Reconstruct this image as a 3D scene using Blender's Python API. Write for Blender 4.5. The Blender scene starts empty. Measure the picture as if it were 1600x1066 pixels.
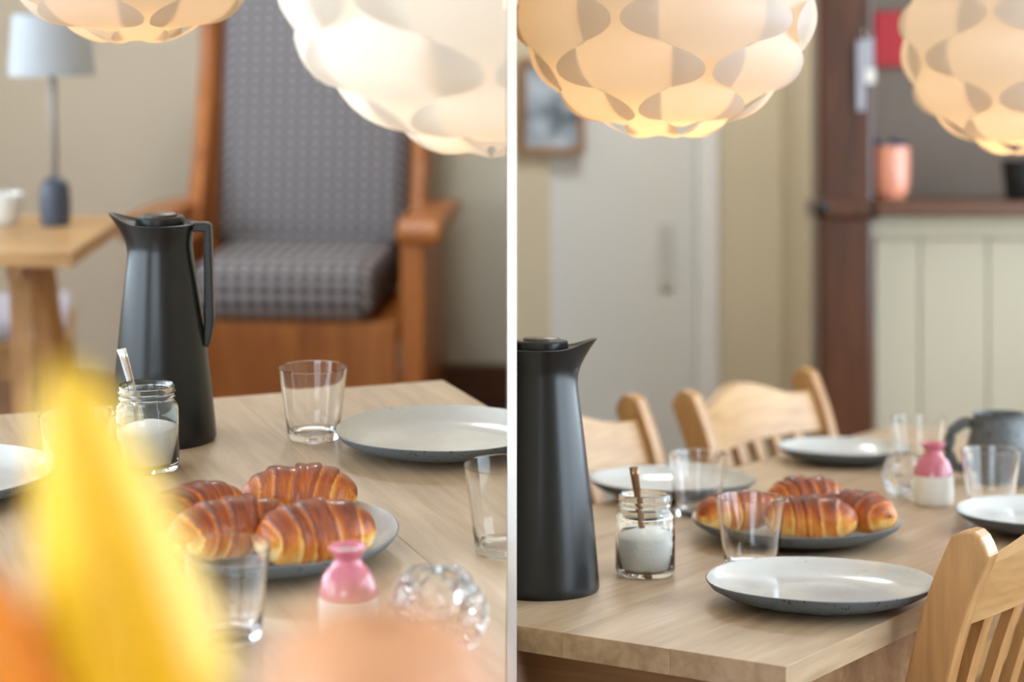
import bpy, bmesh, math, random
from mathutils import Vector, Matrix, noise
random.seed(7)
R = math.radians
scene = bpy.context.scene
C = scene.collection

# ---------------------------------------------------------------- camera
# Two dining rooms side by side, divided by a thin white partition that the
# camera looks at edge-on.  Room A (left of the partition) lies on an incline:
# its photograph was taken with the lens pitched further down than the other.
F = 3200.0            # focal length in pixels of the 1600 px wide frame
HY = 250.0            # picture row of the horizon
CAM = Vector((0, 0, 1.22))
cam_d = bpy.data.cameras.new('camera')
cam = bpy.data.objects.new('camera', cam_d); C.objects.link(cam)
cam.location = CAM; cam.rotation_euler = (R(90), 0, 0)
cam_d.sensor_width = 36; cam_d.lens = F / 1600 * 36
cam_d.shift_y = -(533 - HY) / 1600
cam_d.clip_start = 0.02
cam_d.dof.use_dof = True
cam_d.dof.focus_distance = 2.14
cam_d.dof.aperture_fstop = cam_d.lens / 23.0      # 23 mm entrance pupil
scene.camera = cam

# ---------------------------------------------------------------- world, exposure
w = bpy.data.worlds.new('overcast'); scene.world = w; w.use_nodes = True
bg = w.node_tree.nodes['Background']
bg.inputs[0].default_value = (0.75, 0.88, 1.0, 1); bg.inputs[1].default_value = 8.0
vs = scene.view_settings
vs.view_transform = 'Standard'; vs.look = 'None'; vs.gamma = 1; vs.use_curve_mapping = False
vs.exposure = -0.02
try:
    scene.cycles.use_denoising = True
    scene.cycles.max_bounces = 14; scene.cycles.transmission_bounces = 12
    scene.cycles.sample_clamp_indirect = 6
except Exception: pass

# ---------------------------------------------------------------- frames of the two rooms
TILT = math.atan(320 / F)
ROOM_A = Matrix.Translation(CAM) @ Matrix.Rotation(TILT, 4, 'X') @ Matrix.Translation(-CAM)
UNTILT = Matrix.Rotation(-TILT, 3, 'X')
ZA, FA = 0.66, -0.08      # table top and floor in room A
ZB, FB = 0.74, 0.0        # table top and floor in room B
ROOM = 'B'
IN_A = []                 # top-level objects of room A, set down on its incline at the end

def ray(px, py):
    d = Vector(((px - 800) / F, 1, -(py - HY) / F))
    return UNTILT @ d if ROOM == 'A' else d
def on_z(px, py, z):      # point on the level plane z seen at that pixel
    d = ray(px, py); t = (z - CAM.z) / d.z
    return CAM + d * t
def on_y(px, py, y):      # point on the upright plane y seen at that pixel
    d = ray(px, py); return CAM + d * (y / d.y)

# ---------------------------------------------------------------- object helpers
def link(o):
    C.objects.link(o); return o
def tag(o, label, cat, group=None):
    o['label'] = label; o['category'] = cat
    if group: o['group'] = group
    return o
def thing(name, label, cat, loc=(0, 0, 0), rz=0, group=None):
    o = link(bpy.data.objects.new(name, None)); o.empty_display_size = .05
    o.location = loc; o.rotation_euler = (0, 0, rz)
    tag(o, label, cat, group)
    if ROOM == 'A': IN_A.append(o)
    return o
def mesh_of(bm, name='m', smooth=True):
    me = bpy.data.meshes.new(name); bmesh.ops.recalc_face_normals(bm, faces=bm.faces)
    bm.to_mesh(me); bm.free()
    if smooth: me.shade_smooth()
    return me
def obj(name, me, mats, parent=None, loc=None, rot=None, smooth=True, auto=None):
    if isinstance(me, bmesh.types.BMesh): me = mesh_of(me, name, smooth)
    o = link(bpy.data.objects.new(name, me))
    if not isinstance(mats, (list, tuple)): mats = [mats]
    if not me.materials:
        for m in mats: me.materials.append(m)
    if parent: o.parent = parent
    elif ROOM == 'A': IN_A.append(o)
    if loc is not None: o.location = loc
    if rot is not None: o.rotation_euler = rot
    if auto is not None:
        me.set_sharp_from_angle(angle=R(auto))
    return o
def struct(name, bm, mat, parent=None, smooth=False):
    o = obj(name, bm, mat, parent, smooth=smooth)
    if not parent: o['kind'] = 'structure'
    return o

def bbox(bm, x0, x1, y0, y1, z0, z1, bev=0, M=None, seg=2):
    b = bmesh.new()
    vs_ = [b.verts.new((x, y, z)) for z in (z0, z1) for y in (y0, y1) for x in (x0, x1)]
    for f in ((0, 2, 3, 1), (4, 5, 7, 6), (0, 1, 5, 4), (2, 6, 7, 3), (0, 4, 6, 2), (1, 3, 7, 5)):
        b.faces.new([vs_[i] for i in f])
    if bev: bmesh.ops.bevel(b, geom=b.edges[:], offset=bev, segments=seg, profile=.5, affect='EDGES')
    if M is not None: bmesh.ops.transform(b, matrix=M, verts=b.verts)
    merge(bm, b); return bm
def merge(bm, b):
    me = bpy.data.meshes.new('t'); b.to_mesh(me); b.free(); bm.from_mesh(me); bpy.data.meshes.remove(me)
def box(*a, **k): return bbox(bmesh.new(), *a, **k)
def lathe(prof, n=64, mat_split=None, warp=None):
    bm = bmesh.new(); rings = []
    for i, (r, z) in enumerate(prof):
        if r < 1e-6: rings.append([bm.verts.new((0, 0, z))]); continue
        ring = []
        for k in range(n):
            a = 2 * math.pi * k / n; v = Vector((r * math.cos(a), r * math.sin(a), z))
            if warp: v = warp(v, a, i)
            ring.append(bm.verts.new(v))
        rings.append(ring)
    for i in range(len(rings) - 1):
        A, B = rings[i], rings[i + 1]
        for k in range(n):
            k2 = (k + 1) % n
            if len(A) == 1 and len(B) == 1: continue
            if len(A) == 1: f = bm.faces.new((A[0], B[k], B[k2]))
            elif len(B) == 1: f = bm.faces.new((A[k], A[k2], B[0]))
            else: f = bm.faces.new((A[k], A[k2], B[k2], B[k]))
            if mat_split is not None: f.material_index = mat_split(i)
    return bm
def smooth_prof(pts, n=6):           # Catmull-Rom through the profile points
    out = []
    P = [pts[0]] + list(pts) + [pts[-1]]
    for i in range(1, len(P) - 2):
        for k in range(n):
            t = k / n; p0, p1, p2, p3 = P[i - 1], P[i], P[i + 1], P[i + 2]
            out.append(tuple(.5 * (2 * b + (c - a) * t + (2 * a - 5 * b + 4 * c - d) * t * t + (3 * b - a - 3 * c + d) * t ** 3) for a, b, c, d in zip(p0, p1, p2, p3)))
    out.append(tuple(pts[-1])); return [(max(0, r), z) for r, z in out]
def tube(pts, rad, n=12, bm=None, flat=1.0, caps=True):
    bm = bm or bmesh.new(); pts = [Vector(p) for p in pts]; rings = []
    up = Vector((0, 0, 1))
    for i, p in enumerate(pts):
        t = (pts[min(i + 1, len(pts) - 1)] - pts[max(i - 1, 0)]).normalized()
        s = t.cross(up if abs(t.dot(up)) < .95 else Vector((0, 1, 0))).normalized(); u = s.cross(t)
        r = rad[i] if isinstance(rad, (list, tuple)) else rad
        rings.append([bm.verts.new(p + s * math.cos(2 * math.pi * k / n) * r + u * math.sin(2 * math.pi * k / n) * r * flat) for k in range(n)])
    for a, b in zip(rings, rings[1:]):
        for k in range(n): bm.faces.new((a[k], a[(k + 1) % n], b[(k + 1) % n], b[k]))
    if caps: bm.faces.new(rings[0][::-1]); bm.faces.new(rings[-1])
    return bm
def prism(poly, axis, a0, a1, bev=0):    # polygon of 2-D points pushed along an axis
    bm = bmesh.new()
    def P(p, a): return {'x': (a, p[0], p[1]), 'y': (p[0], a, p[1]), 'z': (p[0], p[1], a)}[axis]
    lo = [bm.verts.new(P(p, a0)) for p in poly]; hi = [bm.verts.new(P(p, a1)) for p in poly]
    n = len(poly)
    for i in range(n): bm.faces.new((lo[i], lo[(i + 1) % n], hi[(i + 1) % n], hi[i]))
    bm.faces.new(lo[::-1]); bm.faces.new(hi)
    bmesh.ops.recalc_face_normals(bm, faces=bm.faces)
    if bev:
        ed = [e for e in bm.edges if e.calc_face_angle(0) > .6]
        bmesh.ops.bevel(bm, geom=ed, offset=bev, segments=2, profile=.5, affect='EDGES')
    return bm
def copy_tree(o, parent=None):
    c = link(o.copy()); c.parent = parent
    if parent is None and ROOM == 'A': IN_A.append(c)
    for ch in list(o.children): copy_tree(ch, c)
    return c
def tree(o): return [o] + [d for ch in o.children for d in tree(ch)]

HALF = 0.00427            # half thickness of the partition
def stop_at_partition(root, solid=True):
    """whatever meets the partition ends flush against it"""
    bpy.context.view_layer.update()
    s = -1 if ROOM == 'A' else 1
    for o in tree(root):
        if o.type != 'MESH': continue
        Mi = o.matrix_world.inverted()
        xs = [(o.matrix_world @ v.co).x * s for v in o.data.vertices]
        lim = HALF + .0006
        if min(xs) >= lim: continue
        if max(xs) <= lim:
            if o.children: continue
            bpy.data.objects.remove(o); continue
        me = o.data.copy(); o.data = me
        bm = bmesh.new(); bm.from_mesh(me)
        co = Mi @ Vector((s * lim, 0, 0)); no = (o.matrix_world.to_3x3().transposed() @ Vector((s, 0, 0))).normalized()
        res = bmesh.ops.bisect_plane(bm, geom=bm.verts[:] + bm.edges[:] + bm.faces[:], plane_co=co, plane_no=no, clear_inner=True, clear_outer=False)
        if solid:
            ed = [g for g in res['geom_cut'] if isinstance(g, bmesh.types.BMEdge)]
            if ed: bmesh.ops.triangle_fill(bm, edges=ed, use_beauty=True, use_dissolve=False)
        bm.to_mesh(me); bm.free()

# ---------------------------------------------------------------- materials
def srgb(r, g, b):
    f = lambda c: (c / 255 / 12.92) if c / 255 <= .04045 else ((c / 255 + .055) / 1.055) ** 2.4
    return (f(r), f(g), f(b), 1)
def new_mat(name):
    m = bpy.data.materials.new(name); m.use_nodes = True
    nt = m.node_tree; return m, nt, nt.nodes['Principled BSDF']
def N(nt, typ, **kw):
    n = nt.nodes.new(typ)
    for k, v in kw.items():
        if k in n.inputs: n.inputs[k].default_value = v
        else: setattr(n, k, v)
    return n
def ramp(nt, stops, fac):
    n = nt.nodes.new('ShaderNodeValToRGB'); cr = n.color_ramp
    while len(cr.elements) < len(stops): cr.elements.new(.5)
    for e, (p, c) in zip(cr.elements, stops): e.position = p; e.color = c
    nt.links.new(fac, n.inputs[0]); return n.outputs[0]
def coords(nt, scale=(1, 1, 1), rot=(0, 0, 0), kind='Object'):
    tc = nt.nodes.new('ShaderNodeTexCoord'); mp = nt.nodes.new('ShaderNodeMapping')
    mp.inputs['Scale'].default_value = scale; mp.inputs['Rotation'].default_value = rot
    nt.links.new(tc.outputs[kind], mp.inputs[0]); return mp.outputs[0]
def bump(nt, p, h, strength=.2, dist=.002):
    b = N(nt, 'ShaderNodeBump', Strength=strength, Distance=dist)
    nt.links.new(h, b.inputs['Height']); nt.links.new(b.outputs[0], p.inputs['Normal'])
def plain(name, col, rough=.5, var=.06, scale=8, metal=0, coat=0, bmp=.0, spec=.5):
    m, nt, p = new_mat(name)
    nz = N(nt, 'ShaderNodeTexNoise', Scale=scale, Detail=4); nt.links.new(coords(nt), nz.inputs['Vector'])
    lo = tuple(c * (1 - var) for c in col[:3]) + (1,); hi = tuple(min(1, c * (1 + var)) for c in col[:3]) + (1,)
    nt.links.new(ramp(nt, [(.3, lo), (.7, hi)], nz.outputs[0]), p.inputs['Base Color'])
    p.inputs['Roughness'].default_value = rough; p.inputs['Metallic'].default_value = metal
    p.inputs['Specular IOR Level'].default_value = spec
    p.inputs['Coat Weight'].default_value = coat; p.inputs['Coat Roughness'].default_value = .08
    if bmp: bump(nt, p, nz.outputs[0], bmp)
    return m
def wood(name, c_lo, c_mid, c_hi, along='x', rough=.4, fine=60, per_piece=.12, spec=.5):
    m, nt, p = new_mat(name)
    sc = {'x': (1.2, 14, 14), 'y': (14, 1.2, 14), 'z': (14, 14, 1.2)}[along]
    v = coords(nt, sc)
    oi = nt.nodes.new('ShaderNodeObjectInfo')
    add = N(nt, 'ShaderNodeVectorMath', operation='ADD'); mul = N(nt, 'ShaderNodeVectorMath', operation='SCALE')
    cmb = nt.nodes.new('ShaderNodeCombineXYZ')
    for i in range(3): nt.links.new(oi.outputs['Random'], cmb.inputs[i])
    nt.links.new(cmb.outputs[0], mul.inputs[0]); mul.inputs['Scale'].default_value = 37
    nt.links.new(v, add.inputs[0]); nt.links.new(mul.outputs[0], add.inputs[1])
    n1 = N(nt, 'ShaderNodeTexNoise', Scale=1.6, Detail=6, Roughness=.62, Distortion=.6); nt.links.new(add.outputs[0], n1.inputs['Vector'])
    n2 = N(nt, 'ShaderNodeTexNoise', Scale=fine / 8, Detail=3); nt.links.new(add.outputs[0], n2.inputs['Vector'])
    col = ramp(nt, [(.25, c_lo), (.5, c_mid), (.75, c_hi)], n1.outputs[0])
    mx = N(nt, 'ShaderNodeMix', data_type='RGBA', blend_type='MULTIPLY'); mx.inputs[0].default_value = .35
    nt.links.new(col, mx.inputs[6])
    nt.links.new(ramp(nt, [(.35, (.55, .5, .45, 1)), (.6, (1, 1, 1, 1))], n2.outputs[0]), mx.inputs[7])
    hs = nt.nodes.new('ShaderNodeHueSaturation'); mr = N(nt, 'ShaderNodeMapRange'); 
    mr.inputs['To Min'].default_value = 1 - per_piece; mr.inputs['To Max'].default_value = 1 + per_piece
    nt.links.new(oi.outputs['Random'], mr.inputs['Value']); nt.links.new(mr.outputs[0], hs.inputs['Value'])
    nt.links.new(mx.outputs[2], hs.inputs['Color']); nt.links.new(hs.outputs[0], p.inputs['Base Color'])
    p.inputs['Roughness'].default_value = rough; p.inputs['Specular IOR Level'].default_value = spec
    bump(nt, p, n2.outputs[0], .06, .001)
    return m
def glass(name, col=(1, 1, 1, 1), rough=0.0, ior=1.45):
    m, nt, p = new_mat(name)
    p.inputs['Base Color'].default_value = col; p.inputs['Roughness'].default_value = rough
    p.inputs['Transmission Weight'].default_value = 1; p.inputs['IOR'].default_value = ior
    return m
def crystal():
    m = glass('crystal_glass', (1, 1, 1, 1), .06, 1.5); nt = m.node_tree; p = nt.nodes['Principled BSDF']
    n = N(nt, 'ShaderNodeTexVoronoi', Scale=70); nt.links.new(coords(nt), n.inputs['Vector']); bump(nt, p, n.outputs[0], .8, .004)
    return m

M = {}
M['oak'] = wood('pale_oak', srgb(164, 138, 108), srgb(190, 164, 133), srgb(208, 184, 156), 'y', .33, per_piece=.05)
M['oak_x'] = wood('pale_oak_edge', srgb(134, 98, 66), srgb(162, 124, 88), srgb(182, 146, 108), 'x', .42, per_piece=.03)
M['pine'] = wood('clear_pine', srgb(160, 112, 64), srgb(184, 138, 86), srgb(198, 156, 104), 'z', .38, per_piece=.04)
M['pine_x'] = wood('clear_pine_rail', srgb(166, 120, 72), srgb(190, 148, 96), srgb(202, 164, 114), 'x', .38, per_piece=.04)
M['orange_pine'] = wood('aged_orange_pine', srgb(136, 74, 26), srgb(168, 100, 42), srgb(188, 122, 60), 'z', .35)
M['brown_stain'] = wood('red_brown_stained_wood', srgb(50, 26, 12), srgb(82, 44, 22), srgb(104, 60, 32), 'z', .3)
M['brown_stain_x'] = wood('red_brown_stained_shelf', srgb(60, 32, 14), srgb(92, 52, 24), srgb(112, 68, 36), 'x', .35)
M['floor'] = wood('floor_boards', srgb(104, 66, 40), srgb(134, 90, 58), srgb(154, 108, 74), 'y', .4)
M['white'] = plain('white_paint', (.96, .96, .96, 1), .6, .003)
M['wall_side'] = plain('sand_wall', srgb(176, 160, 134), .8, .04, 2)
M['ceiling'] = plain('ceiling_white', (.82, .81, .78, 1), .8, .02)
M['cream'] = plain('cream_wall', srgb(206, 194, 168), .75, .03, 2)
M['beige'] = plain('warm_beige_wall', srgb(204, 190, 166), .75, .04, 1.5)
M['corner_pale'] = plain('corner_wall_lightened', srgb(222, 216, 196), .75, .06, 2)  # light put into the colour: made pale where little light arrives
M['door'] = plain('pale_grey_door_paint', srgb(216, 217, 213), .45, .02, 3)
M['panel'] = plain('cream_panel_paint', srgb(188, 179, 155), .5, .03, 3)
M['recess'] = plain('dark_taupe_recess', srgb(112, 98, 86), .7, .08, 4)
M['black'] = plain('satin_black_plastic', (.008, .009, .010, 1), .28, .1, 30, spec=.45)
M['black_matt'] = plain('matt_black', (.008, .008, .008, 1), .6)
M['bronze'] = plain('bronze_steel', srgb(150, 118, 90), .28, .05, metal=1)
M['steel'] = plain('bright_steel', (.82, .82, .82, 1), .2, .03, metal=1)
M['brass_grey'] = plain('dull_brass_button', srgb(92, 80, 68), .4, .05, metal=.6)
M['glass'] = glass('clear_glass')
M['jar_glass'] = glass('jar_glass', (.97, .99, .975, 1))
M['crystal'] = crystal()
M['sugar'] = plain('white_sugar', (.95, .945, .93, 1), .8, .02, 400, bmp=.4)
M['pink'] = plain('pink_glaze', srgb(196, 104, 120), .18, .05, 12, coat=.5)
M['bisque'] = plain('unglazed_white_clay', srgb(226, 221, 210), .6, .03, 40)
M['hollow'] = plain('pale_glaze_inside_vase', srgb(225, 215, 205), .3)
M['yellow'] = plain('yellow_petal', srgb(244, 186, 8), .45, .08, 20)
M['yellow_pale'] = plain('pale_yellow_petal', srgb(252, 214, 52), .45, .06, 20)
M['orange'] = plain('orange_petal', srgb(240, 140, 20), .45, .08, 20)
M['peach'] = plain('peach_petal', srgb(212, 150, 106), .45, .06, 20)
M['leaf'] = plain('green_leaf', srgb(96, 132, 64), .5, .15, 15)
M['vase_white'] = plain('white_vase_glaze', srgb(225, 224, 220), .25, .02)
M['terracotta'] = plain('salmon_glaze', srgb(226, 150, 122), .2, .05, 10, coat=.4)
M['blue'] = plain('dark_blue_plastic', srgb(34, 50, 98), .4)
M['red'] = plain('red_cover', srgb(172, 14, 28), .55, .05, 20)
M['paper'] = plain('pale_paper', srgb(158, 158, 166), .6, .12, 60)
M['shade_cloth'] = plain('pale_grey_lampshade', srgb(172, 176, 180), .7, .03)
M['navy'] = plain('slate_blue_ceramic', srgb(62, 68, 84), .4, .1)
M['frame_wood'] = wood('picture_frame_wood', srgb(120, 84, 54), srgb(150, 110, 74), srgb(170, 130, 92), 'x', .4)
M['cushion_pale'] = plain('pale_lilac_cushion', srgb(196, 194, 206), .9, .05, 30)

def speckled(name, base, speck, rough, scale=170, thr=.62, coat=0):
    m, nt, p = new_mat(name); v = coords(nt)
    n = N(nt, 'ShaderNodeTexNoise', Scale=scale, Detail=2, Roughness=.5); nt.links.new(v, n.inputs['Vector'])
    n2 = N(nt, 'ShaderNodeTexNoise', Scale=9, Detail=3); nt.links.new(v, n2.inputs['Vector'])
    b = ramp(nt, [(.3, tuple(c * .86 for c in base[:3]) + (1,)), (.7, tuple(c * 1.1 for c in base[:3]) + (1,))], n2.outputs[0])
    mx = N(nt, 'ShaderNodeMix', data_type='RGBA')
    nt.links.new(ramp(nt, [(thr, (0, 0, 0, 1)), (thr + .04, (1, 1, 1, 1))], n.outputs[0]), mx.inputs[0])
    nt.links.new(b, mx.inputs[6]); mx.inputs[7].default_value = speck
    nt.links.new(mx.outputs[2], p.inputs['Base Color']); p.inputs['Roughness'].default_value = rough
    p.inputs['Coat Weight'].default_value = coat; p.inputs['Coat Roughness'].default_value = .06
    return m
M['stone_out'] = speckled('blue_grey_stoneware', srgb(98, 106, 112), srgb(38, 42, 46), .55, 260, .63)
M['stone_in'] = speckled('pale_grey_glaze', srgb(198, 197, 193), srgb(176, 172, 164), .16, 220, .68, coat=.3)
M['stone_dark'] = speckled('dark_speckled_stoneware', srgb(92, 96, 98), srgb(30, 32, 34), .42, 300, .56)

def check_cloth(name):
    m, nt, p = new_mat(name); v = coords(nt, kind='Object')
    sx = nt.nodes.new('ShaderNodeSeparateXYZ'); nt.links.new(v, sx.inputs[0])
    def stripe(out, freq):
        a = N(nt, 'ShaderNodeMath', operation='MULTIPLY'); a.inputs[1].default_value = freq; nt.links.new(out, a.inputs[0])
        b = N(nt, 'ShaderNodeMath', operation='SINE'); nt.links.new(a.outputs[0], b.inputs[0])
        c = N(nt, 'ShaderNodeMapRange'); c.inputs['From Min'].default_value = -.35; c.inputs['From Max'].default_value = .35
        nt.links.new(b.outputs[0], c.inputs[0]); return c.outputs[0]
    fz = N(nt, 'ShaderNodeMath', operation='ADD'); nt.links.new(sx.outputs[1], fz.inputs[0]); nt.links.new(sx.outputs[2], fz.inputs[1])
    a = stripe(sx.outputs[0], 2 * math.pi / .034); b = stripe(fz.outputs[0], 2 * math.pi / .034)
    ad = N(nt, 'ShaderNodeMath', operation='ADD'); nt.links.new(a, ad.inputs[0]); nt.links.new(b, ad.inputs[1])
    hf = N(nt, 'ShaderNodeMath', operation='MULTIPLY'); hf.inputs[1].default_value = .5; nt.links.new(ad.outputs[0], hf.inputs[0])
    nt.links.new(ramp(nt, [(0, srgb(60, 58, 62)), (.5, srgb(104, 100, 102)), (1, srgb(172, 166, 166))], hf.outputs[0]), p.inputs['Base Color'])
    p.inputs['Roughness'].default_value = .95; return m
M['check'] = check_cloth('grey_checked_wool')

def shade_mat():
    m, nt, p = new_mat('translucent_white_lampshade')
    nt.nodes.remove(p); out = nt.nodes['Material Output']
    d = N(nt, 'ShaderNodeBsdfDiffuse'); d.inputs[0].default_value = (.50, .50, .51, 1)
    t = N(nt, 'ShaderNodeBsdfTranslucent'); t.inputs[0].default_value = (.90, .80, .64, 1)
    mx = N(nt, 'ShaderNodeMixShader'); mx.inputs[0].default_value = .52
    nt.links.new(d.outputs[0], mx.inputs[1]); nt.links.new(t.outputs[0], mx.inputs[2])
    g = N(nt, 'ShaderNodeBsdfGlossy'); g.inputs['Roughness'].default_value = .35
    m2 = N(nt, 'ShaderNodeMixShader'); m2.inputs[0].default_value = .03
    nt.links.new(mx.outputs[0], m2.inputs[1]); nt.links.new(g.outputs[0], m2.inputs[2]); nt.links.new(m2.outputs[0], out.inputs[0])
    return m
M['shade'] = shade_mat()
def bulb_mat():
    m, nt, p = new_mat('warm_bulb_glass')
    p.inputs['Emission Color'].default_value = (1, .62, .28, 1); p.inputs['Emission Strength'].default_value = 2
    return m
M['bulb'] = bulb_mat()

def crust():
    m, nt, p = new_mat('croissant_crust'); v = coords(nt)
    at = N(nt, 'ShaderNodeAttribute', attribute_name='bake')
    sep = nt.nodes.new('ShaderNodeSeparateColor'); nt.links.new(at.outputs['Color'], sep.inputs[0])
    uv = N(nt, 'ShaderNodeCombineXYZ'); nt.links.new(sep.outputs[1], uv.inputs[0]); nt.links.new(sep.outputs[2], uv.inputs[1])
    mp = N(nt, 'ShaderNodeMapping'); mp.inputs['Scale'].default_value = (34, 2.6, 1); nt.links.new(uv.outputs[0], mp.inputs[0])
    n1 = N(nt, 'ShaderNodeTexNoise', Scale=1, Detail=6, Roughness=.7, Distortion=1.6); nt.links.new(mp.outputs[0], n1.inputs['Vector'])
    n2 = N(nt, 'ShaderNodeTexNoise', Scale=45, Detail=5, Roughness=.6); nt.links.new(v, n2.inputs['Vector'])
    n3 = N(nt, 'ShaderNodeTexNoise', Scale=420, Detail=2); nt.links.new(v, n3.inputs['Vector'])
    def madd(a, b, k):
        n = N(nt, 'ShaderNodeMath', operation='MULTIPLY_ADD'); nt.links.new(b, n.inputs[0]); n.inputs[1].default_value = k; nt.links.new(a, n.inputs[2]); return n.outputs[0]
    x = madd(sep.outputs[0], n1.outputs[0], .70); x = madd(x, n2.outputs[0], .36)
    s = N(nt, 'ShaderNodeMath', operation='SUBTRACT'); nt.links.new(x, s.inputs[0]); s.inputs[1].default_value = .48
    col = ramp(nt, [(.05, srgb(244, 214, 150)), (.28, srgb(228, 168, 76)), (.5, srgb(200, 110, 22)), (.72, srgb(150, 66, 8)), (.95, srgb(98, 38, 8))], s.outputs[0])
    nt.links.new(col, p.inputs['Base Color'])
    p.inputs['Roughness'].default_value = .42; p.inputs['Specular IOR Level'].default_value = .35; p.inputs['Coat Weight'].default_value = .3; p.inputs['Coat Roughness'].default_value = .12
    p.inputs['Subsurface Weight'].default_value = .05
    h = madd(n1.outputs[0], n3.outputs[0], .25); h = madd(h, n2.outputs[0], .4)
    bump(nt, p, h, .65, .002)
    return m
M['crust'] = crust()

# ---------------------------------------------------------------- room shells
W_FRONT = 1.95
def wall_with_window(x, y0, y1, z0, z1, wy0, wy1, wz0, wz1, t, name, frame_name, mat):
    bm = bmesh.new()
    xa, xb = sorted((x, x + t))
    bbox(bm, xa, xb, y0, wy0, z0, z1); bbox(bm, xa, xb, wy1, y1, z0, z1)
    bbox(bm, xa, xb, wy0, wy1, z0, wz0); bbox(bm, xa, xb, wy0, wy1, wz1, z1)
    struct(name, bm, mat)
    fr = bmesh.new(); f = .05; xm = x + t * .5; a, b = xm - .03, xm + .03
    bbox(fr, a, b, wy0, wy1, wz0, wz0 + f); bbox(fr, a, b, wy0, wy1, wz1 - f, wz1)
    k = 4
    for i in range(k):
        yy = wy0 + (wy1 - wy0 - f) * i / (k - 1); bbox(fr, a, b, yy, yy + f, wz0 + f, wz1 - f)
    o = struct(frame_name, fr, M['white'])
    for i in range(k - 1):
        y_a = wy0 + (wy1 - wy0 - f) * i / (k - 1) + f; y_b = wy0 + (wy1 - wy0 - f) * (i + 1) / (k - 1)
        bar = box(a + .008, b - .008, y_a, y_b, (wz0 + wz1) / 2 + .2, (wz0 + wz1) / 2 + .23)
        obj('glazing_bar', bar, M['white'], o, smooth=False)

def front_wall(name, wname, x0, x1, y, z0, z1, wx0, wx1, wz0, wz1, mat):
    bm = bmesh.new()
    bbox(bm, x0, wx0, y - .1, y, z0, z1); bbox(bm, wx1, x1, y - .1, y, z0, z1)
    bbox(bm, wx0, wx1, y - .1, y, z0, wz0); bbox(bm, wx0, wx1, y - .1, y, wz1, z1)
    struct(name, bm, mat)
    fr = bmesh.new(); f = .05
    bbox(fr, wx0, wx1, y - .07, y - .02, wz0, wz0 + f); bbox(fr, wx0, wx1, y - .07, y - .02, wz1 - f, wz1)
    for i in range(3):
        xx = wx0 + (wx1 - wx0 - f) * i / 2; bbox(fr, xx, xx + f, y - .07, y - .02, wz0 + f, wz1 - f)
    struct(wname, fr, M['white'])
# partition, seen edge-on
ROOM = 'B'
pw = struct('wall_partition', box(-HALF, HALF, W_FRONT, 8.2, -1.2, 3.4), M['white'])
pw.data.materials.append(M['wall_side'])  # sides made darker than the edge, to cut bounced light
for f_ in pw.data.polygons: f_.material_index = 1 if abs(f_.normal.x) > .5 else 0
# room A
ROOM = 'A'
XA = -HALF - .0006
struct('floor_a', box(-3.4, XA, -2.5, 6.6, FA - .05, FA), M['floor'])
struct('ceiling_a', box(-3.4, XA, -2.5, 6.6, 2.42, 2.47), M['ceiling'])
struct('wall_back_a', box(-3.4, XA, 6.3, 6.4, FA, 2.42), M['beige'])
wall_with_window(-2.6, -2.5, 6.3, FA, 2.42, -.6, 4.8, .65, 2.20, -.12, 'wall_left', 'window_1', M['beige'])
front_wall('wall_front_a', 'window_3', -2.6, XA, -2.5, FA, 2.42, -2.3, -.15, .9, 2.2, M['beige'])
pa = on_y(690, 300, 5.75)
struct('wall_corner_a', box(pa.x, XA, 5.75, 6.3, FA, 2.42), M['corner_pale'])  # jog built for the shaded stretch of back wall
struct('baseboard_a', box(pa.x - .012, XA, 5.73, 5.75, FA, FA + .14), M['brown_stain_x'])
# room B
ROOM = 'B'
XB = HALF + .0006
struct('floor_b', box(XB, 3.0, -2.5, 7.3, -.05, 0), M['floor'])
struct('ceiling_b', box(XB, 3.0, -2.5, 7.3, 2.5, 2.55), M['ceiling'])
YD = 5.7
d0 = on_y(860, 300, YD).x; d1 = on_y(1088, 300, YD).x; d2 = on_y(1122, 300, YD).x
bw = box(XB, d0, YD, YD + .1, 0, 2.5); bbox(bw, d2, 3.0, YD, YD + .1, 0, 2.5); bbox(bw, d0, d2, YD, YD + .1, 2.05, 2.5)
struct('wall_back_b', bw, M['cream'])
dr = struct('door_1', box(d0, d1, YD + .02, YD + .06, 0, 2.05, bev=.003), M['door'])
pl = on_y(1042, 400, YD + .0)
hp = obj('handle_plate', box(pl.x - .02, pl.x + .02, YD + .008, YD + .02, pl.z - .09, pl.z + .09, bev=.003), plain('grey_handle_plate', srgb(196, 195, 190), .4), dr, smooth=False)
struct('trim_1', box(d1, d2, YD - .03, YD + .06, 0, 2.05, bev=.006), plain('white_gloss_casing', srgb(226, 227, 226), .35, .01))
YP = 4.80                                   # plane of the wooden post and its nook
x_post0 = on_y(1281, 300, YP).x; x_post1 = on_y(1366, 300, YP).x
zs = on_y(1400, 324, YP).z                   # middle of the shelf rail
wall_with_window(2.2, -2.5, YD, 0, 2.5, .1, 4.6, .70, 2.3, .12, 'wall_right', 'window_2', M['cream'])
struct('wall_nook_side', box(x_post1 - .1, x_post1 - .003, YP + .155, YD, 0, 2.5), M['cream'])
struct('wall_nook_back', box(x_post1 - .003, 2.2, YP + .45, YP + .55, zs, 2.5), M['recess'])
struct('wall_front_b', box(XB, 2.2, -2.6, -2.5, 0, 2.5), M['cream'])
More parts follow.
